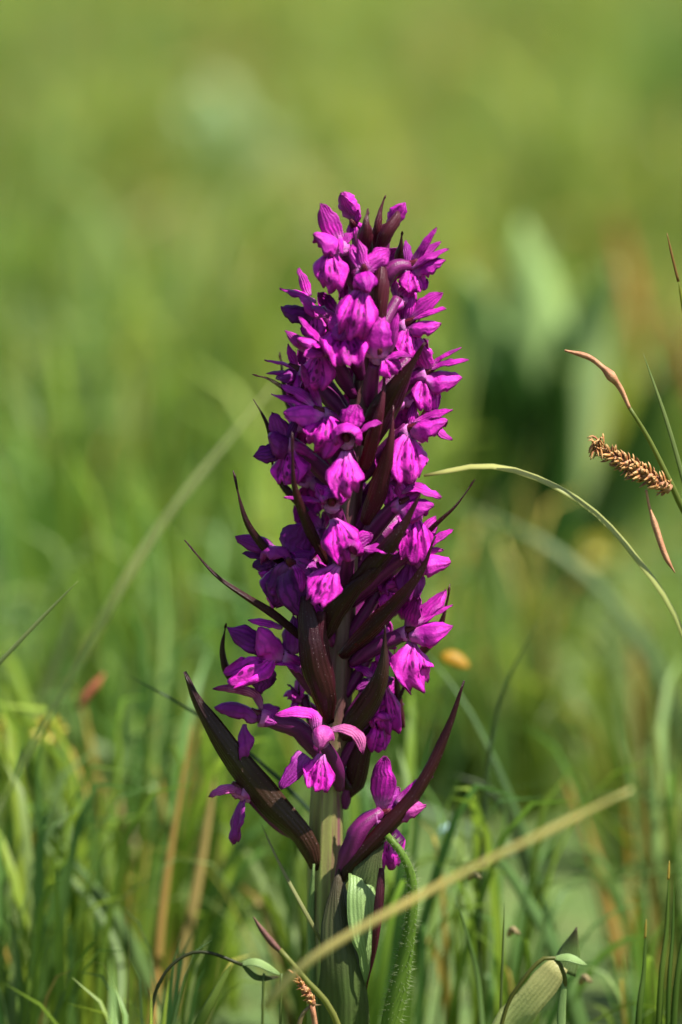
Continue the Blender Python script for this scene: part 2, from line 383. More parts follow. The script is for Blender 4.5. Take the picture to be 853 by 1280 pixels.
# ------------------------------------------------------------ the orchid
def empty(name, loc, label, cat, group=None):
    o = bpy.data.objects.new(name, None); C.objects.link(o); o.location = loc; o.empty_display_size = .01
    o['label'] = label; o['category'] = cat
    if group: o['group'] = group
    return o
base = at(412, 1452, 0); base.z = 0
orchid = empty('orchid', base, 'tall purple orchid in full bloom, a dense spike of magenta flowers on a thick stem', 'orchid')
def stemx(py): return interp([(240, 463), (300, 462), (450, 455), (600, 441), (760, 428), (900, 420), (1000, 409), (1100, 406), (1460, 410)], py)
mb = MB()
SP = [Vector((base.x, 0, -.01))] + [at(stemx(y), y, 0) for y in (1300, 1150, 1000, 860, 720, 580, 440, 330, 285)]
mb.tube(SP, [(0, .0042), (.25, .0037), (.5, .0031), (.8, .0020), (1, .0009)], n=28, seg=44, ribs=9)
mb.build('stem', M['stem'], orchid, base)

fcount = [0]; pseed = [0]
def part(name, m, parent, fn):
    mb = MB(); fn(mb); return mb.build(name, m, parent, base)

def flower3d(Cp, O, items, withered=False, ovary=None, spur=True, u=1.0):
    """one floret. Cp throat, O outward direction; items are petals in world space"""
    fcount[0] += 1
    O = O.normalized(); U = Vector((0, 0, 1)); Rt = O.cross(U).normalized()
    # ovary (the flower's own mesh) from the stem to the throat
    if ovary is None:
        py_ = 640 - ((Cp - CAM).dot(UPV)) / ((Cp - CAM).dot(FW)) * DIST / S
        ob = at(stemx(py_ + 55), py_ + 62, 0) + O * .002
        mid = ob.lerp(Cp, .5) + O * .0005 + U * .0012
        P = [ob, mid, Cp - O * .0006 + U * .0003]
    else: P = ovary
    mb = MB(); mb.tube(P, [(0, .0010), (.35, .0017 * u), (.7, .0015 * u), (1, .0011)], n=18, seg=12, ribs=6)
    f = mb.build('flower', M['ovary'], orchid, base)
    if withered: f['label'] = 'withering flower with curled brownish petals'
    if spur:
        s0 = Cp - U * .0006; sp_ = [s0, s0 - O * .003 * u - U * .001, s0 - O * .0065 * u - U * .0035 * u]
        part('spur', M['petal'], f, lambda b: b.tube(sp_, [(0, .0017 * u), (.4, .0013 * u), (.85, .0008 * u), (1, .0003)], n=10, seg=9))
    part('column', M['throat'], f, lambda b: b.tube([Cp - O * .001 - U * .0003, Cp + O * .0008 + U * .0004, Cp + O * .0018 + U * .0012], [(0, .0010), (.5, .0009), (1, .0004)], n=8, seg=5))
    for it in items:
        pseed[0] += 1; k = it['k']; sd_ = pseed[0]; m = it.get('m')
        P = it['P']; wd = it['w']; nr = it['n']
        if k == 'lip':
            part('lip', M[m or 'lip'], f, lambda b: lip_sheet(b, P, wd * .98, nr, arc=it.get('arc', 95), seed=sd_, tooth=it.get('tooth', .5)))
        elif k == 'hood':
            part('hood', M[m or 'hood'], f, lambda b: ribbon(b, P, wd * 1.14, it.get('prof', HOODP), nr, arc=it.get('arc', 210), thick=1.8e-4, seg=12, nc=11, wave=.12, seed=sd_))
        elif k == 'sep':
            part('sepal', M[m or 'petal'], f, lambda b: ribbon(b, P, wd * 1.17, it.get('prof', OVATE), nr, arc=it.get('arc', 75), thick=2e-4, seg=11, nc=8, wave=.17, twist=it.get('tw', random.uniform(-.4, .4)), seed=sd_, keel=-.05))
        elif k == 'pet':
            part('petal', M[m or 'petal'], f, lambda b: ribbon(b, P, wd, it.get('prof', LANCE), nr, arc=it.get('arc', 110), thick=1.8e-4, seg=10, nc=7, wave=.2, twist=it.get('tw', random.uniform(-.5, .5)), seed=sd_))
    return f

def FL(cx, cy, Y, az, *items, **kw):
    """floret traced from the photograph: throat pixel, depth in mm, compass angle (0 faces the viewer, 90 right)"""
    Cp = at(cx, cy, Y); a = R(az); O = Vector((math.sin(a), -math.cos(a), 0)); out = []
    for it in items:
        k, tx, ty, dY, wp = it[:5]; o = dict(it[5]) if len(it) > 5 else {}
        b = o.pop('b', None); B = at(cx + b[0], cy + b[1], Y + (b[2] if len(b) > 2 else 0)) if b else Cp
        T = at(tx, ty, Y + dY); L = (T - B).length
        n = Vector(o.pop('n', None) or {'lip': (O.x * .8, O.y * .8 - .2, .55), 'hood': (O.x * .1, -.35, 1), 'sep': (O.x * .3, -.9, .45), 'pet': (O.x * .2, -.7, .7)}[k]).normalized()
        bend = o.pop('bend', {'lip': .10, 'hood': .16, 'sep': .10, 'pet': .10}[k])
        via = o.pop('via', None)
        mids = [at(q[0], q[1], Y + (q[2] if len(q) > 2 else dY * .5)) for q in via] if via else [B.lerp(T, .35) + n * bend * L * .9, B.lerp(T, .72) + n * bend * L * .75]
        out.append(dict(k=k, P=[B] + mids + [T], w=wp * psize(B), n=n, **o))
    return flower3d(Cp, O, out, **kw)

def auto_flower(cx, cy, Y, az, u=1.0, seed=0, lipm=None):
    """a floret in its natural pose, for the sides and back of the spike"""
    rn = random.Random(seed * 13 + 3); Cp = at(cx, cy, Y); a = R(az); O = Vector((math.sin(a), -math.cos(a), 0)); U = Vector((0, 0, 1)); Rt = Vector((math.cos(a), math.sin(a), 0)); mm = .001 * u
    j = lambda s: rn.uniform(-s, s); it = []
    T = Cp + O * 6 * mm + U * (1.5 + j(1)) * mm
    it.append(dict(k='hood', P=[Cp - O * mm, Cp + O * 2.2 * mm + U * 2.6 * mm, Cp + O * 4.6 * mm + U * 2.6 * mm, T], w=9.5 * mm, n=U + O * .2))
    for s in (-1, 1):
        T = Cp + Rt * s * (4.6 + j(1)) * mm + U * (5.2 + j(1.6)) * mm + O * (1 + j(1.5)) * mm
        it.append(dict(k='sep', P=[Cp, Cp.lerp(T, .4) + O * mm, Cp.lerp(T, .75) + O * .8 * mm, T], w=4.6 * mm, n=O + U * .4))
    T = Cp + O * (5 + j(1)) * mm + U * (4.2 + j(1)) * mm + Rt * j(1.2) * mm
    it.append(dict(k='pet', P=[Cp, Cp.lerp(T, .4) + U * mm, Cp.lerp(T, .75) + U * .8 * mm, T], w=3.6 * mm, n=U))
    T = Cp + O * (2.6 + j(1)) * mm - U * (7.6 + j(.8)) * mm + Rt * j(1) * mm
    it.append(dict(k='lip', P=[Cp - U * .3 * mm, Cp + O * 2.3 * mm - U * 1.5 * mm, Cp + O * 3.2 * mm - U * 4.2 * mm, T], w=9 * mm, n=O + U * .45))
    return flower3d(Cp, O, it, u=u)

# back and filler florets
k = 0
for (cx, cy, Y, az, u) in [(478, 330, 7, 150, .8), (440, 345, 6, 215, .85), (500, 375, 8, 140, .9), (420, 395, 9, 220, .95), (470, 420, 11, 180, 1),
        (515, 450, 7, 125, 1), (395, 465, 8, 230, 1), (450, 480, 12, 185, 1), (500, 500, 9, 140, 1), (385, 530, 6, 245, 1), (430, 560, 12, 190, 1.0),
        (500, 575, 7, 130, 1), (395, 600, 9, 220, 1), (455, 625, 11, 175, 1), (500, 650, 6, 120, 1), (400, 665, 8, 225, 1), (440, 690, 10, 180, 1),
        (385, 720, 5, 240, 1), (495, 730, 9, 150, 1), (478, 600, -1, 50, .75), (392, 778, 5, 225, .8), (468, 765, 6, 150, .8), (388, 700, -2, -60, .8), (480, 735, -2, 50, .75), (394, 742, -6, -45, .72), (474, 806, -1, 55, .7), (468, 900, -2, 40, .78), (376, 872, 2, -75, .6), (352, 725, 2, -80, .8)]:
    k += 1; auto_flower(cx, cy, Y, az, u * (.86 if cy < 590 else 1.0), k)

D = dict
# ---- top
FL(443, 282, -2, -20, ('hood', 429, 240, -1, 46, D(b=(0, -6), n=(-.2, -1, .4), bend=.12, arc=250)), ('sep', 426, 243, -2, 22, D(b=(0, -4), n=(-.6, -.8, .3))), ('pet', 449, 262, -2, 16, D(b=(-2, -2))),
   ('lip', 447, 297, -1, 24, D(b=(-3, -8), arc=120)), u=.8, spur=False)
FL(425, 306, -7, -45, ('sep', 401, 254, -1, 25, D(n=(.1, -1, .3), bend=.04)), ('hood', 392, 292, -4, 52, D(b=(4, -2), n=(-.2, -.5, 1))), ('sep', 440, 290, 1, 14, D(b=(0, 0))), ('pet', 428, 318, -4, 9, D(b=(0, -12), m='hood')),
   ('lip', 413, 367, -3, 50, D(b=(-7, 3), n=(-.35, -.8, .5), arc=150, via=[(410, 325, -3), (411, 348, -4)])))
FL(455, 338, -11, 0, ('pet', 447, 299, 2, 20, D(b=(3, 0), n=(-.2, -1, .3))), ('sep', 487, 311, 1, 25, D(n=(.2, -1, .3), bend=.05)), ('sep', 440, 305, 4, 18),
   ('hood', 461, 366, -5, 46, D(b=(-2, 0, 2), n=(0, -.9, .6), bend=.3)), ('lip', 437, 424, -5, 58, D(b=(-1, 18, -1), n=(-.1, -1, .4), arc=140, via=[(448, 375, -4), (443, 400, -6)])))
FL(428, 408, -11, -10, ('lip', 434, 458, -7, 66, D(b=(0, 0, 3), n=(0, -.6, .9), arc=-90, tooth=.1)), ('sep', 413, 395, 3, 24), ('pet', 446, 395, 2, 16), ('hood', 424, 425, -4, 40, D(b=(0, -6, 4), n=(0, -.8, .6), m='violet')))
FL(512, 332, -3, 65, ('sep', 546, 284, 0, 15, D(b=(4, -4), arc=110, n=(-.4, -.8, .5))), ('sep', 561, 311, -3, 26, D(n=(-.1, -.5, 1))), ('pet', 552, 302, 1, 20, D(n=(-.3, -.5, 1))), ('hood', 557, 325, -3, 46, D(b=(4, 2))),
   ('sep', 508, 300, 2, 12, D(m='violet')), ('lip', 523, 366, -3, 42, D(b=(0, 0), n=(.4, -.8, .5), arc=110)),
   ovary=[at(470, 372, -1), at(484, 345, -4), at(497, 333, -4), at(513, 333, -3)])
FL(510, 404, -5, 60, ('sep', 554, 366, -2, 22, D(b=(0, -6), n=(-.3, -.8, .6))), ('sep', 558, 386, -4, 15, D(b=(2, -4), n=(-.3, -.4, 1))), ('hood', 551, 404, -4, 46, D(b=(0, 2), bend=.1)), ('pet', 517, 370, 0, 20, D(n=(0, -1, .1))),
   ('lip', 513, 448, -4, 44, D(b=(0, 2), n=(.3, -.9, .4), arc=120)))
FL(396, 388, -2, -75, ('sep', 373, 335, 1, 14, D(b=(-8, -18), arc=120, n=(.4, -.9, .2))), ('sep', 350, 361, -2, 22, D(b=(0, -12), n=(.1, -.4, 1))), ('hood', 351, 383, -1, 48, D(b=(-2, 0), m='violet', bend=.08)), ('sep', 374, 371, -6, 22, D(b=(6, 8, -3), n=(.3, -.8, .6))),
   ('pet', 409, 394, -8, 13, D(b=(-6, -6, -5))), ('lip', 388, 425, -2, 40, D(n=(-.5, -.7, .5))))
FL(405, 432, -9, -55, ('sep', 373, 397, -3, 24, D(b=(0, -2), n=(.3, -.5, 1))), ('sep', 357, 413, 0, 15, D(b=(-18, 8), n=(0, -.9, .4), arc=110)), ('hood', 372, 424, -4, 50, D(b=(2, 0))), ('pet', 379, 445, -7, 22, D(b=(6, 6, -3), n=(.2, -.4, 1))), ('pet', 390, 432, -8, 16, D(b=(0, 0, -2))),
   ('lip', 392, 488, -2, 50, D(b=(-4, 6), n=(-.4, -.9, .3), arc=120)))
FL(473, 442, -13, 10, ('hood', 471, 396, -1, 56, D(b=(-2, 6, -1), n=(-.1, -1, .15), arc=150, bend=.16)), ('sep', 497, 391, -1, 15, D(b=(14, 0), n=(-.5, -.9, .2), arc=110)), ('sep', 467, 386, 3, 26, D(b=(4, -10), n=(-.3, -.3, 1))), ('sep', 448, 423, 0, 20, D(n=(0, -.5, 1))),
   ('pet', 518, 446, 0, 17, D(b=(4, 8), n=(0, -.4, 1), bend=.2)), ('lip', 496, 468, -1, 38, D(b=(6, 4), n=(.3, -.8, .5), arc=110)),
   ovary=[at(462, 505, -5), at(464, 480, -9), at(468, 455, -12)])
FL(534, 464, -4, 80, ('sep', 577, 434, 1, 10, D(b=(2, -6), arc=120, n=(-.3, -.6, 1))), ('sep', 586, 450, -2, 21, D(b=(0, -4), n=(-.1, -.4, 1))), ('hood', 578, 472, -2, 56, D(b=(-2, 4), bend=.12)), ('sep', 522, 425, -2, 26, D(b=(-2, 4), n=(-.3, -1, .1), bend=.1)),
   ('pet', 526, 430, 2, 14), ('lip', 536, 516, -3, 42, D(b=(-4, 4), n=(.3, -.9, .4), arc=110)))
FL(513, 536, -7, 55, ('sep', 566, 512, -3, 24, D(b=(2, -8), n=(-.2, -.3, 1))), ('hood', 560, 525, -4, 56, D(b=(0, -2))), ('sep', 566, 550, 2, 17, D(b=(20, -6, 2), n=(0, -.4, 1))), ('pet', 520, 500, 2, 16, D(n=(-.3, -1, .2))),
   ('lip', 514, 605, -5, 58, D(b=(0, 4), n=(.25, -1, .35), arc=80, via=[(511, 556, -3), (511, 580, -5)])))
FL(503, 628, -8, 50, ('sep', 552, 622, -2, 24, D(b=(-2, -16), n=(-.1, -.4, 1), bend=.2)), ('hood', 543, 632, -4, 56, D(b=(-4, 2), bend=.15)), ('sep', 530, 606, 0, 26, D(b=(-4, -4), n=(-.2, -.6, .9))), ('pet', 500, 598, -1, 18, D(n=(-.3, -1, .2))),
   ('lip', 517, 672, -3, 36, D(b=(4, 6))))
# ---- middle left and centre
FL(402, 515, -9, -55, ('hood', 354, 515, -3, 62, D(b=(2, -2), bend=.14)), ('sep', 376, 454, -2, 13, D(b=(0, -2), n=(-.6, -.9, .3), arc=120, bend=.03)), ('sep', 339, 493, 1, 20, D(b=(-10, -4), n=(0, -.4, 1))), ('sep', 350, 481, 2, 20, D(b=(-6, -8), n=(0, -.4, 1), bend=.15)), ('pet', 388, 480, 1, 12),
   ('lip', 396, 566, -4, 58, D(b=(2, 2), n=(-.1, -1, .4), arc=70, via=[(406, 530, -4), (402, 548, -6)])))
FL(372, 462, -1, -80, ('sep', 331, 450, -2, 15, D(n=(0, -.4, 1))), ('sep', 333, 467, -2, 16, D(b=(2, 6), n=(0, -.5, 1))), ('hood', 345, 474, -3, 34, D(m='violet')), ('lip', 362, 500, -2, 40), ('pet', 360, 430, 0, 14))
FL(433, 548, -14, -5, ('hood', 434, 540, -5, 66, D(b=(0, -8, 4), n=(0, 0, 1), bend=.22, arc=240, prof=[(0,.8),(.5,1),(.8,.95),(1,.6)])), ('sep', 447, 506, 1, 30, D(b=(2, -12), n=(0, -1, .3))), ('sep', 478, 528, -1, 15, D(b=(12, -4), n=(0, -.3, 1), bend=.2)), ('sep', 408, 545, 0, 20, D(b=(-8, -2), n=(-.3, -.6, .8), m='violet')),
   ('lip', 436, 622, -5, 52, D(b=(-1, 16, -2), n=(.05, -1, .5), arc=110, via=[(432, 580, -4), (432, 602, -6)])),
   ovary=[at(440, 600, -3), at(438, 580, -8), at(434, 560, -11)])
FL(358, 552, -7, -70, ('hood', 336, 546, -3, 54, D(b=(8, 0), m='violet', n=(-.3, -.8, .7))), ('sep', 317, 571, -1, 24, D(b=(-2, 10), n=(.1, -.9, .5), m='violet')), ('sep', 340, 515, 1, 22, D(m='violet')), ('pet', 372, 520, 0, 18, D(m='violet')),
   ('lip', 360, 606, -3, 58, D(b=(4, 8), n=(-.4, -.8, .4), arc=140)))
FL(415, 628, -12, -5, ('hood', 416, 622, -5, 52, D(b=(0, -8, 4), n=(0, 0, 1), bend=.22, arc=230, m='petal', prof=[(0,.8),(.5,1),(.8,.95),(1,.6)])), ('sep', 355, 621, -3, 15, D(b=(-12, -2), n=(0, -.4, 1), bend=.06)), ('sep', 395, 604, 2, 20), ('sep', 440, 605, 2, 22), ('pet', 400, 612, -2, 12, D(m='hood', b=(-4, -4))),
   ('lip', 436, 702, -5, 54, D(b=(2, 20, -2), n=(.2, -1, .5), arc=140, via=[(422, 655, -4), (430, 680, -6)])))
FL(436, 688, -14, 5, ('hood', 438, 682, -5, 66, D(b=(0, -8, 4), n=(0, 0, 1), bend=.22, arc=240, m='petal', prof=[(0,.8),(.5,1),(.8,.95),(1,.6)])), ('sep', 497, 691, -2, 24, D(b=(16, -4), n=(0, -.5, 1), bend=.12)), ('sep', 465, 668, 1, 20, D(b=(6, -10))), ('sep', 412, 668, 2, 18, D(b=(-6, -8))),
   ('lip', 392, 756, -5, 50, D(b=(-14, 18, -2), n=(-.1, -.9, .6), arc=110, via=[(408, 722, -4), (400, 740, -5)])))
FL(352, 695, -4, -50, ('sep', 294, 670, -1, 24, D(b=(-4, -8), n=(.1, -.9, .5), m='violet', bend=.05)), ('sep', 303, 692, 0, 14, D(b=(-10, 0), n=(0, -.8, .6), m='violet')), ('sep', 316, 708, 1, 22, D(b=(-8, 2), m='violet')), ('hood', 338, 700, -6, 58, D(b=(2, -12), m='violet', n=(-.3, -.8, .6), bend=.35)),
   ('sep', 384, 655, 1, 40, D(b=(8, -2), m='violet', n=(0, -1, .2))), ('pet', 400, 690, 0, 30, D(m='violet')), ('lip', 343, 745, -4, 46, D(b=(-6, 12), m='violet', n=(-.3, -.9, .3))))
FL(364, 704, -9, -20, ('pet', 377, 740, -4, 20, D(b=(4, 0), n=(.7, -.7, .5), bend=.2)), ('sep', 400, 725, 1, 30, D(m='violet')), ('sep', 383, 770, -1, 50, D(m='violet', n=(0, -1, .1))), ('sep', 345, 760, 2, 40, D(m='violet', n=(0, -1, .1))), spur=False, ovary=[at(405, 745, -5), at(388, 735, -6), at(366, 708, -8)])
# ---- right side lower
FL(518, 692, -6, 60, ('sep', 567, 662, 1, 15, D(b=(10, -6), n=(-.1, -.4, 1))), ('sep', 545, 645, 3, 20, D(b=(4, -8))), ('hood', 564, 702, -3, 52, D(b=(2, 6), bend=.12)), ('pet', 555, 688, 1, 14), ('sep', 516, 632, -2, 34, D(b=(-2, 10), n=(0, -1, .4), bend=.12)),
   ('lip', 512, 752, -2, 40, D(b=(-4, 8), n=(-.1, -.9, .3), m='violet')))
FL(517, 690, -9, 40, ('lip', 516, 706, -3, 56, D(b=(2, -50, 3), n=(.2, -1, .4), arc=140, via=[(519, 655, -1), (518, 682, -3)])), spur=False)
FL(510, 788, -5, 60, ('sep', 524, 742, -3, 28, D(b=(-2, -2), n=(-.5, -.9, .2), bend=.1)), ('sep', 558, 737, 2, 30, D(b=(4, -10), n=(-.3, -.6, .9), bend=.04)), ('sep', 566, 756, -1, 13, D(b=(8, -6), n=(-.2, -.4, 1), bend=.06)), ('hood', 566, 783, -3, 56, D(b=(2, 0), bend=.12)), ('pet', 540, 770, 2, 18),
   ('lip', 527, 862, -3, 64, D(b=(6, 14), n=(.35, -.9, .35), arc=150, via=[(519, 815, -3), (521, 838, -5)])),
   ovary=[at(440, 830, -2), at(470, 808, -4), at(510, 792, -5)])
FL(470, 848, -3, 30, ('sep', 437, 832, 1, 18, D(b=(-2, -4), n=(-.1, -.4, 1), bend=.2)), ('sep', 476, 822, 1, 20, D(n=(0, -1, .2))), ('hood', 492, 850, -2, 44, D(m='violet')), ('lip', 488, 918, -1, 46, D(b=(10, 6), n=(.3, -.8, .3), arc=150)), ('pet', 445, 862, -1, 20, D(m='violet')), ovary=[at(432, 918, -1), at(445, 890, -3), at(470, 850, -3)])
FL(470, 868, 5, 120, ('sep', 500, 850, 1, 24), ('hood', 505, 880, 4, 44, D(m='violet')), ('lip', 480, 920, 3, 40, D(m='violet')))
# ---- left lower
FL(352, 818, -6, -65, ('hood', 322, 786, -3, 56, D(b=(6, 2), bend=.16, n=(.2, -.7, .8))), ('sep', 310, 775, 0, 17, D(b=(2, -34), n=(0, -.4, 1), arc=110)), ('sep', 284, 783, 1, 30, D(b=(-12, -2), n=(.1, -.9, .5), m='violet', bend=.06)), ('sep', 343, 830, -2, 32, D(b=(22, 12, 1), n=(.1, -.5, 1), bend=.1, prof=[(0, 1), (.4, .8), (.8, .35), (1, .05)])),
   ('sep', 366, 770, 2, 30, D(b=(14, 0), m='violet')), ('lip', 284, 852, -4, 56, D(b=(-10, 2), n=(.0, -.5, 1), arc=-60, via=[(325, 830, -3), (302, 842, -4)])), ('pet', 328, 868, 0, 40, D(b=(-18, 16), m='violet', n=(0, -1, .2))))
FL(325, 893, -5, -80, ('hood', 268, 884, -2, 40, D(b=(0, 0), m='violet', bend=.2)), ('sep', 266, 861, -2, 15, D(b=(2, -2), m='wither', via=[(318, 868, -1), (290, 860, -2)], arc=150)), ('sep', 350, 885, 1, 20, D(b=(-4, -2), m='violet')), ('lip', 303, 950, -2, 42, D(b=(-20, 12), m='violet', arc=160)), ('pet', 347, 904, -2, 22, D(m='violet', n=(0, -1, .3))),
   withered=True, u=1.15, ovary=[at(402, 950, -3), at(375, 912, -5), at(352, 904, -5), at(322, 896, -5)])
FL(402, 922, -13, -5, ('hood', 400, 938, -4, 44, D(b=(6, -14, 3), m='wither', n=(0, -.8, .8), bend=.45)), ('sep', 344, 893, -2, 20, D(b=(-6, -8), via=[(392, 892, -1), (372, 888, -2)], n=(0, -.6, 1))), ('sep', 454, 943, -2, 19, D(b=(10, -10), m='wither', via=[(432, 908, -1), (450, 920, -2)], n=(.3, -.6, 1))),
   ('lip', 396, 990, -4, 44, D(b=(0, 20, -1), n=(.0, -1, .4), arc=120)), ('sep', 350, 986, -2, 26, D(b=(-18, 22), m='violet', prof=[(0, 1), (.5, .8), (.9, .4), (1, .2)])), withered=True, ovary=[at(425, 985, -4), at(418, 955, -9), at(405, 930, -12)])
FL(302, 985, -4, -85, ('sep', 261, 996, -1, 13, D(m='wither', bend=.35)), ('hood', 280, 986, 0, 30, D(m='wither', bend=.3, b=(14, 12))), ('lip', 292, 1056, 0, 46, D(b=(4, 8), m='violet', arc=120)), withered=True, ovary=[at(392, 1052, -1), at(352, 1030, -2), at(325, 1005, -3), at(304, 985, -4)])
FL(478, 1018, -7, 60, ('sep', 481, 945, -1, 29, D(b=(0, -6), n=(-.2, -1, .3), bend=.06)), ('hood', 533, 1006, -3, 44, D(b=(8, -2), m='wither')), ('sep', 541, 971, 2, 16, D(b=(16, -14), n=(0, -.6, .8))), ('sep', 500, 985, 2, 24, D(b=(0, -4), m='violet')),
   ('lip', 490, 1088, 0, 42, D(b=(8, 8), n=(.2, -.9, .4), arc=130)), ovary=[at(424, 1100, -5), at(440, 1060, -7), at(452, 1035, -8), at(478, 1014, -7)], u=1.25, withered=True)

# ---- bracts traced: pixel path with depth, width px, material, normal
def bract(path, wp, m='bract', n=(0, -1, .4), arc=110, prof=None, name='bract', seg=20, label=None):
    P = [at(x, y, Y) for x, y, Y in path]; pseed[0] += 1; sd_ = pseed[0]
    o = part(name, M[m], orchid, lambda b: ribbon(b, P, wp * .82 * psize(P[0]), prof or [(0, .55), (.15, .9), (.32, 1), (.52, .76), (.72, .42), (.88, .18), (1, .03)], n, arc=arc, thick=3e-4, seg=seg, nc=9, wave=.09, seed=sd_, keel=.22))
    if label: o['label'] = label
    return o
bract([(394, 1088, -3), (378, 1050, -5), (335, 1005, -6), (285, 940, -7), (250, 885, -6), (230, 840, -5)], 56, 'bract3', n=(-.3, -1, -.1), prof=[(0, .35), (.1, .75), (.3, 1), (.55, .95), (.8, .55), (.95, .2), (1, .08)], label='long dark bract curving out to the left')
bract([(424, 1112, -6), (440, 1085, -8), (478, 1045, -10), (524, 990, -10), (556, 925, -9), (581, 851, -8)], 38, 'bract', n=(.25, -1, -.1), arc=150, prof=[(0, .6), (.15, 1), (.4, .95), (.7, .6), (.9, .3), (1, .1)], label='long dark bract curving out to the right')
bract([(452, 318, -5), (457, 292, -8), (458, 275, -8), (460, 261, -6)], 42, 'bract2', arc=200, n=(0, -1, .2))
bract([(470, 312, -3), (472, 285, -5), (476, 262, -4), (482, 244, -3)], 24, 'bract2', arc=180)
bract([(472, 316, -5), (482, 292, -7), (495, 272, -6), (498, 264, -5)], 36, 'bract2', arc=190, prof=[(0, .6), (.3, 1), (.7, .9), (.95, .6), (1, .4)])
FL(484, 285, -3, 60, ('hood', 507, 253, 0, 34, D(b=(6, -2), n=(.5, -.8, .2))), ('sep', 503, 256, -1, 15, D(b=(4, 0))), ('pet', 500, 280, 1, 12), u=.7, spur=False)
bract([(496, 332, 2), (500, 315, 0), (503, 289, 0)], 18, 'bract', arc=120)
bract([(468, 428, -9), (474, 385, -12), (477, 350, -12), (480, 322, -9)], 44, 'bract2', arc=170, n=(.1, -1, .2), prof=[(0, .5), (.3, .9), (.6, 1), (.85, .7), (1, .2)])
bract([(462, 560, -7), (480, 520, -10), (505, 475, -13), (531, 428, -14)], 58, 'bract', n=(.4, -1, .1))
bract([(452, 590, -9), (466, 540, -13), (476, 505, -14), (482, 464, -12)], 32, 'bract2', n=(-.5, -1, .1), arc=130)
bract([(455, 655, -8), (472, 610, -12), (487, 555, -15), (492, 507, -14)], 40, 'bract2', n=(-.2, -1, .1), arc=140)
bract([(440, 745, -10), (470, 710, -15), (500, 668, -18), (526, 618, -18)], 48, 'bract', n=(.4, -1, .1), arc=130)
bract([(405, 800, -9), (425, 760, -12), (455, 725, -15), (480, 702, -16)], 44, 'bract', n=(.3, -1, .1))
bract([(427, 822, -6), (462, 790, -9), (505, 745, -13), (532, 705, -14), (544, 670, -13)], 38, 'bract', n=(.3, -1, .1), arc=130)
bract([(410, 705, -8), (385, 655, -15), (368, 605, -18), (366, 540, -17)], 22, 'bract', arc=130)
bract([(362, 712, -4), (330, 685, -8), (305, 645, -9), (292, 588, -7)], 18, 'bract', n=(-.3, -1, .1), arc=130)
bract([(395, 815, -5), (350, 775, -8), (305, 745, -10), (268, 718, -9), (231, 675, -6)], 19, 'bract', n=(0, -.9, -.2), arc=150)
bract([(300, 862, -3), (284, 838, -3), (278, 810, -3), (283, 779, -3)], 16, 'bract', arc=120)
bract([(352, 590, -3), (345, 560, -5), (332, 525, -5), (317, 499, -4)], 16, 'bract', arc=120)
bract([(380, 500, -2), (355, 484, -5), (335, 473, -5), (316, 468, -4)], 12, 'bract2', arc=120, n=(0, -1, .6))
bract([(510, 690, -4), (545, 655, -6), (570, 632, -6), (594, 599, -5)], 10, 'bract', arc=130)
bract([(500, 835, 2), (535, 806, 1), (553, 775, 0), (563, 730, 0)], 17, 'bract2', arc=120)
bract([(410, 905, -7), (400, 865, -12), (388, 815, -14), (380, 745, -12)], 56, 'bract', n=(-.3, -1, .1), arc=120, prof=[(0, .4), (.2, .85), (.5, 1), (.8, .8), (1, .3)])
bract([(412, 895, -6), (412, 855, -9), (402, 800, -11), (405, 765, -11)], 38, 'bract2', n=(.4, -1, .1), arc=130, prof=[(0, .4), (.3, .9), (.7, 1), (1, .6)])
bract([(430, 925, -5), (458, 888, -9), (478, 845, -12), (482, 781, -12)], 50, 'bract3', n=(.2, -1, .1), arc=130)
bract([(425, 960, -3), (442, 985, -3), (458, 930, -4), (490, 890, -2), (510, 850, 0)], 40, 'bract', n=(.2, -1, .1), arc=110)
bract([(405, 912, 0), (392, 895, 1), (378, 875, 1), (373, 858, 1)], 18, 'bract2')
bract([(505, 910, 5), (498, 870, 4), (492, 800, 3)], 14, 'bract2')
bract([(432, 1012, -2), (437, 985, -3), (446, 958, -3)], 20, 'ovary', n=(.3, -1, .3))
bract([(385, 640, 6), (350, 600, 8), (335, 560, 9)], 16); bract([(500, 560, 6), (530, 520, 8), (545, 480, 9)], 18); bract([(390, 540, 10), (360, 500, 14), (350, 440, 16)], 18); bract([(480, 480, 12), (515, 430, 15), (528, 380, 16)], 18)
# leaves at the foot
bract([(432, 1400, -3), (432, 1290, -9), (430, 1215, -11), (424, 1150, -10), (425, 1086, -7)], 84, 'leaf_dark', n=(.15, -1, .1), arc=75, name='leaf', prof=[(0, .8), (.3, 1), (.55, .95), (.8, .62), (.94, .3), (1, .1)], label='broad dark green leaf clasping the stem')
bract([(455, 1200, -8), (457, 1130, -9), (462, 1080, -9), (479, 1032, -8)], 50, 'leaf', n=(-.1, -1, .1), arc=20, name='leaf', prof=[(0, .3), (.4, .9), (.6, 1), (.85, .5), (1, .1)])  # dark leaf colour stands for shade on the pale leaf's upper part
bract([(450, 1092, -8), (452, 1118, -11), (454, 1160, -12), (459, 1195, -11), (458, 1232, -9)], 46, 'leaf_in', n=(.35, -1, .7), arc=25, name='leaf', label='pale green leaf tip folded down in the sun', prof=[(0, .7), (.2, 1), (.5, .95), (.8, .5), (1, .05)])
bract([(478, 1085, -12), (475, 1130, -14), (470, 1178, -14), (459, 1236, -11)], 19, 'bract2', n=(.3, -1, .2), arc=120, name='leaf')
bract([(398, 1400, 0), (393, 1280, -3), (388, 1150, -3), (392, 1080, -4)], 16, 'leaf_in', n=(-.4, -1, .1), arc=120, name='leaf', prof=EVEN)

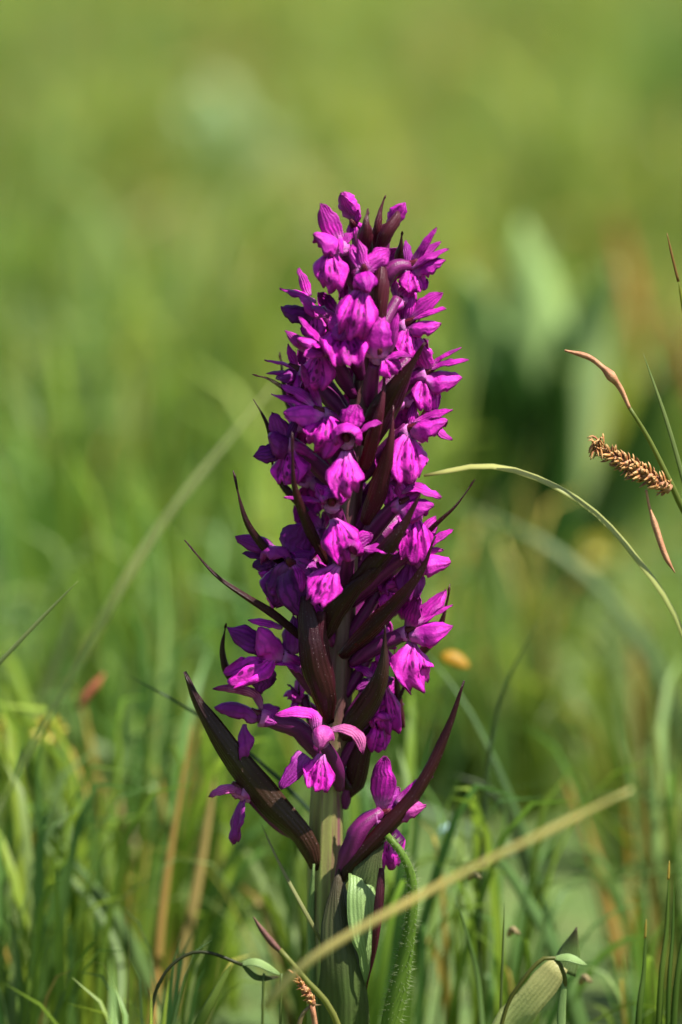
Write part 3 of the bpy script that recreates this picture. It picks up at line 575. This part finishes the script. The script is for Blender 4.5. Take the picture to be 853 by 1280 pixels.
# ------------------------------------------------------------ single blades and other plants
GR, YG, BG, DRY, TAN, PALE, OR = (.13, .22, .04), (.24, .30, .04), (.12, .21, .10), (.36, .20, .08), (.42, .30, .14), (.26, .33, .16), (.50, .22, .05)
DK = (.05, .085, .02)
def blade(name, path, wp, tint, label, cat='grass blade', group=None, n=(.3, -1, .5), arc=70, prof=BLADE, twist=0, thick=1.5e-4, seg=22, tip=None):
    P = [at(x, y, Y) for x, y, Y in path]; mb = MB(); ribbon(mb, P, wp * psize(P[0]), prof, n, arc=arc, thick=thick, seg=seg, nc=5, twist=twist, tint=tint)
    org = P[0].copy(); o = mb.build(name, M['grass'], None, org); o['label'] = label
    if tip:
        tb = MB(); TP = [at(*q) for q in tip[0]]; ribbon(tb, TP, tip[1] * psize(TP[0]), [(0, .9), (.6, .8), (1, .2)], n, arc=150, thick=thick, seg=8, nc=5, tint=tip[2]); to = tb.build('tip', M['grass'], o, org); to['label'] = tip[3]
    o['kind'] = 'thing'; o['category'] = cat
    if group: o['group'] = group
    return o
GB = 'single grass blades around the orchid'
def lf(x, y, Y, path=None): return (x, y, Y)
blade('grass_blade', [(905, 960, 20), (853, 785, 8), (800, 700, 5), (740, 635, 4), (670, 595, 4), (605, 581, 5), (530, 594, 6)], 16, (.60, .62, .26), 'long arching pale green blade whose tip reaches the orchid from the right', group=GB, prof=[(0, 1), (.5, .95), (.8, .85), (.95, .6), (1, .3)], n=(.5, -.5, .8))
blade('grass_blade', [(920, 1120, 320), (853, 905, 260), (780, 770, 250), (690, 685, 250), (570, 625, 260)], 26, (.22, .32, .15), 'wide blurred blade arching below the sharp one on the right', group=GB)
blade('grass_blade', [(-60, 1120, -60), (0, 1010, -95), (105, 820, -110), (200, 660, -115), (345, 478, -115)], 15, (.80, .85, .50), 'long straight blurred blade leaning from lower left towards the spike', group=GB, n=(.7, -.6, .6))
blade('grass_blade', [(330, 1260, -95), (400, 1190, -100), (560, 1100, -105), (690, 1035, -110), (790, 986, -112)], 13, (.56, .60, .28), 'blurred tan green blade crossing in front of the orchid foot', group=GB, n=(.4, -.6, .8), prof=EVEN)
blade('grass_blade', [(-30, 860, 12), (0, 828, 10), (50, 775, 8), (98, 726, 6)], 6, (.50, .55, .26), 'thin sharp pale blade at the left edge of the photo', group=GB)
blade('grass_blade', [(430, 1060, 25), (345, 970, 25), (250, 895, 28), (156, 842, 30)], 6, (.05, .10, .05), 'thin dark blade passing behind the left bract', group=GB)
blade('grass_blade', [(410, 1190, -4), (385, 1145, -8), (350, 1080, -6), (326, 1028, -4)], 6, (.42, .42, .2), 'thin whitish dry strand left of the stem', group=GB)
blade('grass_blade', [(870, 660, 6), (853, 592, 3), (832, 520, 2), (804, 441, 2)], 7, (.26, .33, .12), 'slender pale green blade standing beside the sedge spike', group=GB)
blade('grass_blade', [(870, 460, 10), (858, 400, 8), (848, 350, 6)], 8, (.32, .34, .05), 'yellow green blade with a dry tip at the upper right edge', group=GB, tip=([(849, 352, 5.4), (841, 320, 5), (834, 291, 5)], 6, (.42, .20, .07), 'dry brown tip'))

for x0, y0, x1, y1, wp, lb in [(808, 1151, 796, 1400, 13, 'shortest of the sharp yellow tipped blades at lower right'), (837, 1078, 822, 1400, 12, 'tallest of the sharp yellow tipped blades at lower right'), (843, 1092, 834, 1400, 9, 'narrow sharp blade touching the tallest yellow tipped one'), (866, 1060, 838, 1400, 13, 'sharp dark blade cut by the right edge at the bottom')]:
    o = blade('grass_blade', [(x1, y1, 0), ((x0 + x1 * 2) / 3, (y0 + y1) / 2, -4), (x0 * .85 + x1 * .15, y0 * .75 + y1 * .25, -3), (x0, y0, -2)], wp, (.13, .22, .035), lb, group=GB, arc=130, n=(.5, -1, .2), tip=([(x0 - .8, y0 + 22, -2.9), (x0, y0 + 9, -2.9), (x0 + .3, y0 - 2, -2.6)], 6, (.60, .42, .09), 'yellow tip') if wp > 9 else None)
blade('grass_blade', [(622, 1400, 0), (626, 1280, -2), (629, 1190, -2), (631, 1128, -2)], 6, (.12, .18, .05), 'thin upright sharp blade right of the hairy stalk', group=GB, arc=140)
blade('grass_blade', [(610, 1400, 5), (600, 1240, 14), (585, 1170, 14), (570, 1122, 14)], 9, (.13, .23, .06), 'soft green blade between hairy stalk and bottom right leaf', group=GB)
blade('grass_blade', [(240, 1300, 0), (262, 1256, -2), (290, 1204, -2)], 14, (.28, .40, .09), 'short bright green blade in the lower left beside the curved stem', group=GB)
blade('grass_blade', [(760, 1400, 60), (706, 1215, 60), (650, 1110, 60), (590, 1030, 55)], 24, (.19, .32, .11), 'broad light green blade leaning behind the bottom right leaf', group=GB)
blade('grass_blade', [(740, 1400, 75), (700, 1200, 75), (670, 1090, 75), (640, 1000, 75), (585, 885, 80), (520, 800, 85)], 12, (.16, .27, .10), 'long thin blurred blade curving right of the orchid', group=GB)
blade('grass_blade', [(720, 1300, 90), (672, 1130, 90), (625, 1000, 90), (560, 965, 90)], 17, DK, 'dark blurred blade behind the light green one', group=GB)
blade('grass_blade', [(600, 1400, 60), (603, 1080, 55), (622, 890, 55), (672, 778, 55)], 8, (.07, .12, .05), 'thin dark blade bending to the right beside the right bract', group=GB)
blade('withered_grass', [(170, 1420, 75), (192, 1270, 75), (207, 1110, 75), (240, 905, 75)], 12, (.80, .50, .20), 'left one of two dry orange blades at lower left', group='dry orange blades at lower left')
blade('withered_grass', [(180, 1420, 85), (212, 1270, 85), (248, 1100, 85), (272, 950, 85)], 18, (.80, .58, .28), 'right and wider of two dry orange blades at lower left', group='dry orange blades at lower left')
blade('withered_grass', [(800, 1300, 165), (772, 1180, 165), (742, 1065, 165), (705, 970, 165)], 24, (.66, .38, .12), 'wider dry orange blade behind the lower right grass', group='dry orange blades at lower right')
blade('withered_grass', [(800, 1300, 190), (790, 1100, 190), (782, 985, 190)], 12, (.75, .40, .08), 'narrow dry orange blade at the far right behind the grass', group='dry orange blades at lower right')
blade('grass_blade', [(120, 1400, 40), (150, 1200, 70), (60, 1060, 80), (30, 1000, 80)][::1], 16, (.22, .33, .09), 'bright bent blade in the lower left corner', group=GB)
blade('grass_blade', [(260, 1400, 80), (170, 1190, 80), (110, 1100, 80), (65, 1040, 80)], 26, (.24, .36, .12), 'light green wide blade leaning left at lower left', group=GB)
blade('grass_blade', [(20, 1050, 160), (45, 900, 160), (80, 800, 160), (92, 740, 160)], 26, (.32, .38, .14), 'pale yellowish wide blade on the left behind the leaning one', group=GB)
blade('grass_blade', [(230, 960, 220), (110, 930, 220), (60, 850, 220)], 24, (.26, .36, .13), 'pale blurred blade lying across the left middle', group=GB)
blade('grass_blade', [(370, 960, 160), (520, 1010, 160), (700, 1090, 160)], 20, (.18, .29, .12), 'pale blurred blade crossing low behind the stem', group=GB)
# a few dozen soft blades placed behind the orchid where the photo shows clear strokes
rn = random.Random(77); soft = []
for i in range(36):
    x = rn.uniform(-20, 870); y0 = rn.uniform(840, 1150); Y = rn.uniform(110, 320); ln = rn.uniform(-70, 70)
    t = rn.choice([('fresh green', (.20, .36, .07)), ('yellow green', (.30, .42, .07)), ('bluish green', (.17, .32, .13)), ('pale green', (.32, .46, .20)), ('deep green', (.14, .26, .06)), ('bright yellowish', (.38, .46, .10))])
    soft.append((x, y0, Y, ln, rn.uniform(8, 18), t, rn.uniform(-1, 1), rn.uniform(-.8, .8)))
ORD = 'first second third fourth fifth sixth seventh eighth ninth tenth eleventh twelfth thirteenth fourteenth fifteenth sixteenth seventeenth eighteenth'.split()
soft.sort(); half = len(soft) // 2
for i, (x, y0, Y, ln, wp, t, nx, tw) in enumerate(soft):
    side = 'left' if i < half else 'right'; k_ = i if i < half else len(soft) - 1 - i
    lbl = '%s %s soft blade behind the orchid, %s of these counted from the %s' % ('wide' if wp > 13 else 'narrow', t[0], ORD[k_], side)
    blade('grass_blade', [(x - ln, 1480, Y), (x - ln * .4, (y0 + 1400) / 2, Y), (x, y0 + 80, Y), (x + ln * .6, y0, Y)], wp, t[1], lbl, group='soft blades behind the orchid', n=(nx, -1, .4), twist=tw, seg=12)

# sedge on the right: stem, brown tail, spike with scales
sb = at(905, 900, 12); sedge = empty('sedge', sb, 'brown sedge spike on a thin green stalk at the right edge', 'sedge')
def spart(name, m, fn, par=None):
    mb = MB(); fn(mb); return mb.build(name, m, par or sedge, sb)
M['brown'] = leafy('dry_brown', (.50, .26, .14), (.30, .12, .06), trans=.12, nscale=400, vfreq=3, rough=.6)
M['brown2'] = leafy('dark_brown', (.16, .07, .05), (.08, .03, .03), trans=.05, nscale=400, vfreq=3, rough=.6)
M['scale'] = leafy('sedge_scale', (.50, .24, .07), (.24, .075, .03), (.60, .38, .16), trans=.15, nscale=500, vfreq=2, rough=.55)
spart('stalk', M['grass'], lambda b: b.tube([at(905, 900, 12), at(868, 680, 4), at(848, 625, 1), at(838, 603, 0), at(812, 550, -1), at(786, 508, -2)], [(0, .0009), (.6, .00075), (1, .0004)], n=8, seg=26, tint=(.26, .30, .07)))
spart('dry_tail', M['brown'], lambda b: b.tube([at(787, 510, -2), at(776, 486, -2), at(764, 470, -3), at(752, 458, -3), at(735, 446, -3), at(706, 438, -3)], [(0, .0004), (.3, .00065), (.42, .0011), (.55, .00055), (.8, .0006), (1, .0002)], n=8, seg=26))
spart('drooping_tail', M['brown'], lambda b: b.tube([at(808, 612, -1), at(812, 634, -1), at(820, 660, -1), at(832, 695, -2), at(844, 716, -2)], [(0, .00025), (.25, .0003), (.4, .0007), (.8, .0006), (1, .0001)], n=7, seg=20))
def sedge_spike(A, B, rr, par, part_fn, n=170, sl=.0024, sw=.0015, seed=3):
    r_ = random.Random(seed); ax = (B - A); Ld = ax.length; ax.normalize(); e1 = ax.cross(Vector((0, -1, 0))).normalized(); e2 = ax.cross(e1)
    part_fn('axis', M['brown'], lambda b: b.tube([A, A.lerp(B, .5), B], [(0, rr * .5), (.5, rr * .55), (1, rr * .25)], n=8, seg=6))
    for i in range(n):
        v = (i + .5) / n; a = i * 2.4; d = e1 * math.cos(a) + e2 * math.sin(a); k = interp([(0, .8), (.3, 1), (.7, .85), (1, .4)], v)
        p0 = A + ax * Ld * v + d * rr * .3 * k; tip = p0 + d * rr * (.7 + r_.uniform(-.2, .4)) * k + ax * sl * r_.uniform(.2, .95) + e1 * rr * r_.uniform(-.35, .35)
        P = [p0, p0.lerp(tip, .5) + d * rr * .25 * k, tip]
        part_fn('scale', M['scale'], lambda b: ribbon(b, P, sw * k * r_.uniform(.8, 1.2), OVATE, d + ax * -.3, arc=120, thick=1.2e-4, seg=4, nc=3, seed=i))
sedge_spike(at(838, 612, -1), at(748, 560, -2), .0021, sedge, spart)
for i in range(34):
    A = at(755 - i % 5 * 3, 563 - i % 4 * 3, -2); r_ = random.Random(i); T = at(742 + r_.uniform(-8, 12), 552 + r_.uniform(-8, 24), -2 + r_.uniform(-2, 2))
    spart('stamen', M['scale'], lambda b: b.tube([A, A.lerp(T, .6) + Vector((0, 0, .0008)), T], [(0, .00016), (.7, .00022), (1, .0001)], n=5, seg=6))

# small sedge at the foot (lower left of stem)
sb2 = at(430, 1400, -20); sedge2 = empty('sedge', sb2, 'small dark budded sedge stalk leaning left at the foot of the orchid', 'sedge')
def spart2(name, m, fn, par=None):
    mb = MB(); fn(mb); return mb.build(name, m, par or sedge2, sb2)
spart2('stalk', M['grass'], lambda b: b.tube([at(450, 1400, -25), at(420, 1275, -30), at(380, 1222, -32), at(350, 1187, -32)], [(0, .0009), (1, .0005)], n=8, seg=14, tint=(.26, .30, .09)))
spart2('bud', M['brown2'], lambda b: b.tube([at(352, 1190, -32), at(340, 1178, -32), at(326, 1160, -32), at(317, 1146, -32)], [(0, .0004), (.3, .0007), (.6, .0006), (1, .0001)], n=8, seg=12))
sb3 = at(398, 1400, -12); sedge3 = empty('sedge', sb3, 'little tan scaly seed head low beside the orchid stem', 'sedge')
def spart3(name, m, fn, par=None):
    mb = MB(); fn(mb); return mb.build(name, m, par or sedge3, sb3)
spart3('stalk', M['brown'], lambda b: b.tube([at(400, 1400, -12), at(396, 1300, -14), at(390, 1255, -15)], .0006, n=7, seg=8))
sedge_spike(at(392, 1256, -15), at(370, 1218, -15), .0013, sedge3, spart3, n=60, sl=.002, sw=.0012, seed=9)
blade('dry_curl', [(372, 1310, -14), (376, 1275, -15), (388, 1258, -15), (402, 1256, -15)], 8, (.45, .33, .2), 'small curled dry grass strip under the tan seed head', 'dry leaf', arc=120)

# hairy stalk right of the stem
hb = at(480, 1420, -10); hairy = empty('hairy_stalk', hb, 'bright green hairy stalk rising in a curve to the right bract', 'stalk')
HP = [at(478, 1420, -10), at(488, 1290, -12), at(503, 1215, -13), at(514, 1150, -14), at(515, 1100, -14), at(503, 1068, -14), at(484, 1044, -13)]
mb = MB(); mb.tube(HP, [(0, .0022), (.45, .0021), (.7, .0012), (1, .0007)], n=12, seg=34, tint=(.22, .36, .05)); mb.build('stalk', M['grass'], hairy, hb)
mb = MB(); hp = catmull(HP, 200); r_ = random.Random(4)
for i in range(900):
    k = int(r_.uniform(40, 199)); t = (hp[k + 1] - hp[k - 1]).normalized(); d = Vector((r_.uniform(-1, 1), r_.uniform(-1, 1), r_.uniform(-1, 1))); d = (d - t * d.dot(t)).normalized()
    r0 = interp([(0, .0022), (.45, .0021), (.7, .0012), (1, .0007)], k / 200); l = r_.uniform(.0004, .0017); a = hp[k] + d * r0 * .95; q = a + d * l + t * r_.uniform(-.2, .4) * l
    sd3 = t.cross(d) * .00005; o0 = len(mb.v)
    for p in (a - sd3, a + sd3, q, a + t * .00008): mb.v.append(tuple(p)); mb.uv.append((0, 0)); mb.tint.append((.45, .52, .3))
    mb.f += [(o0, o0 + 1, o0 + 2), (o0 + 1, o0 + 3, o0 + 2), (o0 + 3, o0, o0 + 2)]
h = mb.build('hair', M['grass'], hairy, hb); h['kind'] = 'stuff'

# curved thin stem with a small leaf, lower left
cb = at(182, 1420, -5); curl = empty('arching_stem', cb, 'thin dark stem arching at lower left with one small green leaf', 'plant')
def cpart(name, m, fn): mb = MB(); fn(mb); return mb.build(name, m, curl, cb)
cpart('stem', M['grass'], lambda b: b.tube([at(183, 1420, -5), at(189, 1275, -5), at(203, 1222, -6), at(232, 1194, -6), at(262, 1191, -6), at(303, 1206, -6)], .00036, n=7, seg=30, tint=(.06, .07, .03)))
cpart('leaf', M['leaf_in'], lambda b: ribbon(b, [at(301, 1205, -6), at(322, 1203, -7), at(352, 1219, -6)], 11 * S, OVATE, (.1, -.9, .6), arc=25, seg=12))
cpart('leaf', M['leaf'], lambda b: ribbon(b, [at(303, 1206, -6), at(322, 1222, -6), at(350, 1221, -5)], 8 * S, OVATE, (0, -1, .2), arc=40, seg=12))
for dx in (330, 352): cpart('stem', M['grass'], lambda b: b.tube([at(dx, 1217, -6), at(dx - 1, 1250, -6), at(dx - 4, 1400, -5)], .00028, n=6, seg=10, tint=(.18, .25, .07)))

# spent leaf lower right with its curved stalk and leaflet
lb_ = at(600, 1420, 0); dead = empty('spent_leaf', lb_, 'mottled pale olive leaf with a dark pointed tip at bottom right', 'leaf')
def dpart(name, m, fn): mb = MB(); fn(mb); return mb.build(name, m, dead, lb_)
M['olive'] = leafy('olive_leaf', (.52, .60, .22), (.36, .42, .13), (.34, .30, .12), trans=.3, nscale=160, vfreq=7)
dpart('blade', M['olive'], lambda b: ribbon(b, [at(590, 1420, 0), at(628, 1300, -3), at(668, 1245, -5), (at(700, 1205, -5))], 42 * S, [(0, .4), (.35, .8), (.65, 1), (.9, .85), (1, .6)], (.5, -.7, .8), arc=14, seg=16, wave=.12))
dpart('tip', M['leaf'], lambda b: ribbon(b, [at(703, 1215, -4), at(712, 1190, -3), at(721, 1159, -3)], 42 * S, [(0, .9), (.4, .75), (1, .05)], (-.2, -1, .2), arc=80, seg=10))
db = at(622, 1420, -7); st2 = empty('arching_stem', db, 'thin green stem arching over the spent leaf with one small leaflet', 'plant')
def epart(name, m, fn): mb = MB(); fn(mb); return mb.build(name, m, st2, db)
epart('stem', M['grass'], lambda b: b.tube([at(612, 1420, -7), at(628, 1278, -8), at(655, 1224, -9), at(680, 1198, -9), at(696, 1200, -9), at(706, 1222, -9), at(705, 1260, -8), at(702, 1420, -7)], .00045, n=7, seg=40, tint=(.15, .17, .04)))
epart('leaflet', M['leaf_in'], lambda b: ribbon(b, [at(692, 1197, -9), at(712, 1196, -10), at(734, 1206, -10)], 15 * S, OVATE, (0, -.7, 1), arc=60, seg=10))
epart('leaflet', M['leaf_in'], lambda b: ribbon(b, [at(706, 1225, -9), at(702, 1270, -9), at(704, 1330, -9)], 12 * S, LANCE, (0, -1, .3), arc=60, seg=10))
for i, (x, y, lb) in enumerate([(643, 1165, 'tiny cream withered floret beside the thin upright blade'), (594, 1095, 'tiny pinkish dry floret right of the hairy stalk'), (733, 1225, 'pale dry scrap behind the spent leaf')]):
    blade('dry_scrap', [(x - 8, y + 6, 20), (x, y - 3, 18), (x + 9, y + 3, 20)], 13, (.55, .42, .27), lb, 'dry floret', arc=120, prof=OVATE, seg=8)

# blurred seed bud and yellow flowers on the left
bb = at(130, 1100, 105); rb = empty('bud_stalk', bb, 'blurred reddish brown bud on a dark stalk at left', 'sedge')
mb = MB(); mb.tube([at(150, 1250, 105), at(118, 1000, 105), at(99, 885, 105)], .0004, n=7, seg=12, tint=(.16, .24, .05)); mb.build('stalk', M['grass'], rb, bb)
M['rust'] = leafy('rust_bud', (.42, .13, .06), (.30, .09, .05), trans=.1)
mb = MB(); mb.tube([at(98, 888, 105), at(108, 870, 105), at(120, 856, 105), at(130, 842, 105)], [(0, .0004), (.3, .0010), (.7, .0010), (1, .0002)], n=8, seg=10); mb.build('bud', M['rust'], rb, bb)
m, n = mat('yellow_petal'); finish(n, mixc(n, noise_(n, 200), (.50, .42, .03), (.38, .34, .03)), trans=.3); M['yellow'] = m
def yellow_flower(x, y, Y, rad, label, mt='yellow'):
    c = at(x, y, Y); g = at(x + 6, y + 330, Y); g.z = max(g.z, 0); e = empty('yellow_flower', g, label, 'flower', 'yellow flowers in the meadow'); mb = MB()
    mb.tube([g, g.lerp(c, .5) + Vector((.002, 0, 0)), c], .0007, n=6, seg=8, tint=(.12, .2, .04)); mb.build('stem', M['grass'], e, g)
    r_ = random.Random(x)
    for i in range(11):
        a = i / 11 * 6.283; d = Vector((math.cos(a), -.4 + r_.uniform(-.3, .3), math.sin(a) * .8 + .2)); mb = MB()
        ribbon(mb, [c, c + d * rad * .5, c + d * rad], rad * .5, OVATE, (0, -1, .4), arc=40, seg=5, nc=4); mb.build('petal', M[mt], e, g)
yellow_flower(62, 915, 110, .0042, 'blurred yellow flower head on the left under the long leaning blade')
yellow_flower(40, 1045, 120, .0034, 'blurred yellow flower head lower left below the other one')
yellow_flower(12, 912, 150, .0036, 'yellow flower head cut by the left edge')
yellow_flower(752, 690, 520, .0060, 'very blurred yellow flower head under the sedge on the right')
yellow_flower(770, 1000, 300, .003, 'small yellow flower at right above the dry orange blade')
m, n = mat('orange_glint'); finish(n, mixc(n, noise_(n, 300), (.85, .35, .02), (.7, .25, .01)), trans=.4); M['orange'] = m
blade('orange_glint', [(552, 821, 85), (568, 822, 85), (587, 834, 85)], 22, (1.0, .45, .02), 'small orange glint right of the spike, added as a petal shape', 'petal', arc=60, prof=OVATE, seg=8)  # added petal-shaped sheet, its bright orange standing for a glint
mb = MB(); dw = at(559, 1040, 75)
rows = [[dw + Vector((math.cos(b) * math.sin(a), math.sin(b) * math.sin(a), math.cos(a))) * .0017 for b in [i / 12 * 6.2832 for i in range(13)]] for a in [j / 8 * 3.1416 for j in range(9)]]
mb.grid(rows, [[(0, 0)] * 13] * 9); m, n = mat('dew'); x = nd(n, 'RGB'); x.outputs[0].default_value = (.40, .60, .62, 1); finish(n, x.outputs[0], rough=.45, trans=.3, spec=1); o = mb.build('dewdrop', m, None, dw)  # pale opaque colour stands in for the spark of sun in the drop
o['label'] = 'tiny bright dewdrop with painted shine right of the lower right flower'; o['category'] = 'dewdrop'

# broad-leaved plant out of focus behind on the right
pb = at(660, 640, 600); pb.z = 0
hell = empty('broad_leaved_plant', pb, 'blurred broad leaved plant with pale leaves behind the spike on the right', 'plant')
m, n = mat('pale_leaf'); at_ = nd(n, 'Attribute', attribute_name='tint'); finish(n, at_.outputs['Color'], rough=.35, trans=.35); M['pale'] = m
LV = [(660, 620, 610, 480, 580, 335, 95, (.30, .44, .14), (-.2, -.8, .8)), (665, 620, 668, 400, 652, 275, 110, (.34, .48, .17), (.1, -.7, .9)), (690, 620, 735, 430, 768, 330, 85, (.38, .50, .20), (.3, -.7, .9)),
      (640, 640, 575, 540, 520, 430, 70, (.20, .32, .06), (-.3, -.8, .4)), (700, 640, 800, 560, 850, 440, 70, (.08, .16, .03), (.5, -1, .1)), (700, 660, 790, 620, 840, 560, 60, (.16, .26, .07), (.4, -.8, .6))]
r_ = random.Random(21)
for i in range(12):
    xx = r_.uniform(590, 710); LV.append((650 + (xx - 650) * .6, 650, xx, 560, xx + r_.uniform(-25, 25), r_.uniform(400, 500), r_.uniform(55, 85), (.035, .095, .015), (r_.uniform(-.5, .5), -1, -.2)))
for q, (x0, y0, xm, ym, x1, y1, wp, tn, nn) in enumerate(LV):
    dy = 0 if q < 6 else r_.uniform(-60, 10)
    P = [at(x0, y0 + 110, 600 + dy), at(xm, ym, 590 + dy), at(x1, y1, 575 + dy)]; mb = MB(); ribbon(mb, P, wp * psize(P[0]), OVATE, nn, arc=50, seg=14, nc=7, tint=tn, thick=3e-4); mb.build('leaf', M['pale'], hell, pb)
pb2 = at(298, 260, 2100); pb2.z = 0
far_ = empty('broad_leaved_plant', pb2, 'very blurred pale leaf clump far back in the meadow at upper left', 'plant')
for i in range(9):
    a = i / 9 * 6.283; d = Vector((math.cos(a) * .035, math.sin(a) * .03, .10 + r_.uniform(-.02, .03))); mb = MB()
    ribbon(mb, [pb2, pb2 + d * .6 + Vector((0, 0, .02)), pb2 + d], .05, OVATE, (0, -.7, 1), arc=50, seg=8, nc=5, tint=(.17, .26, .09)); mb.build('leaf', M['pale'], far_, pb2)
blade('dry_leaf', [(830, 560, 760), (792, 370, 760), (770, 265, 760)], 20, (.50, .22, .09), 'blurred rusty orange leaf rising behind the broad leaved plant', 'leaf', prof=OVATE)
blade('dry_leaf', [(880, 520, 640), (855, 430, 640), (835, 395, 640)], 24, (.36, .12, .05), 'blurred brownish leaf at the right edge behind the sedge', 'leaf', prof=OVATE)
print('flowers', fcount[0])
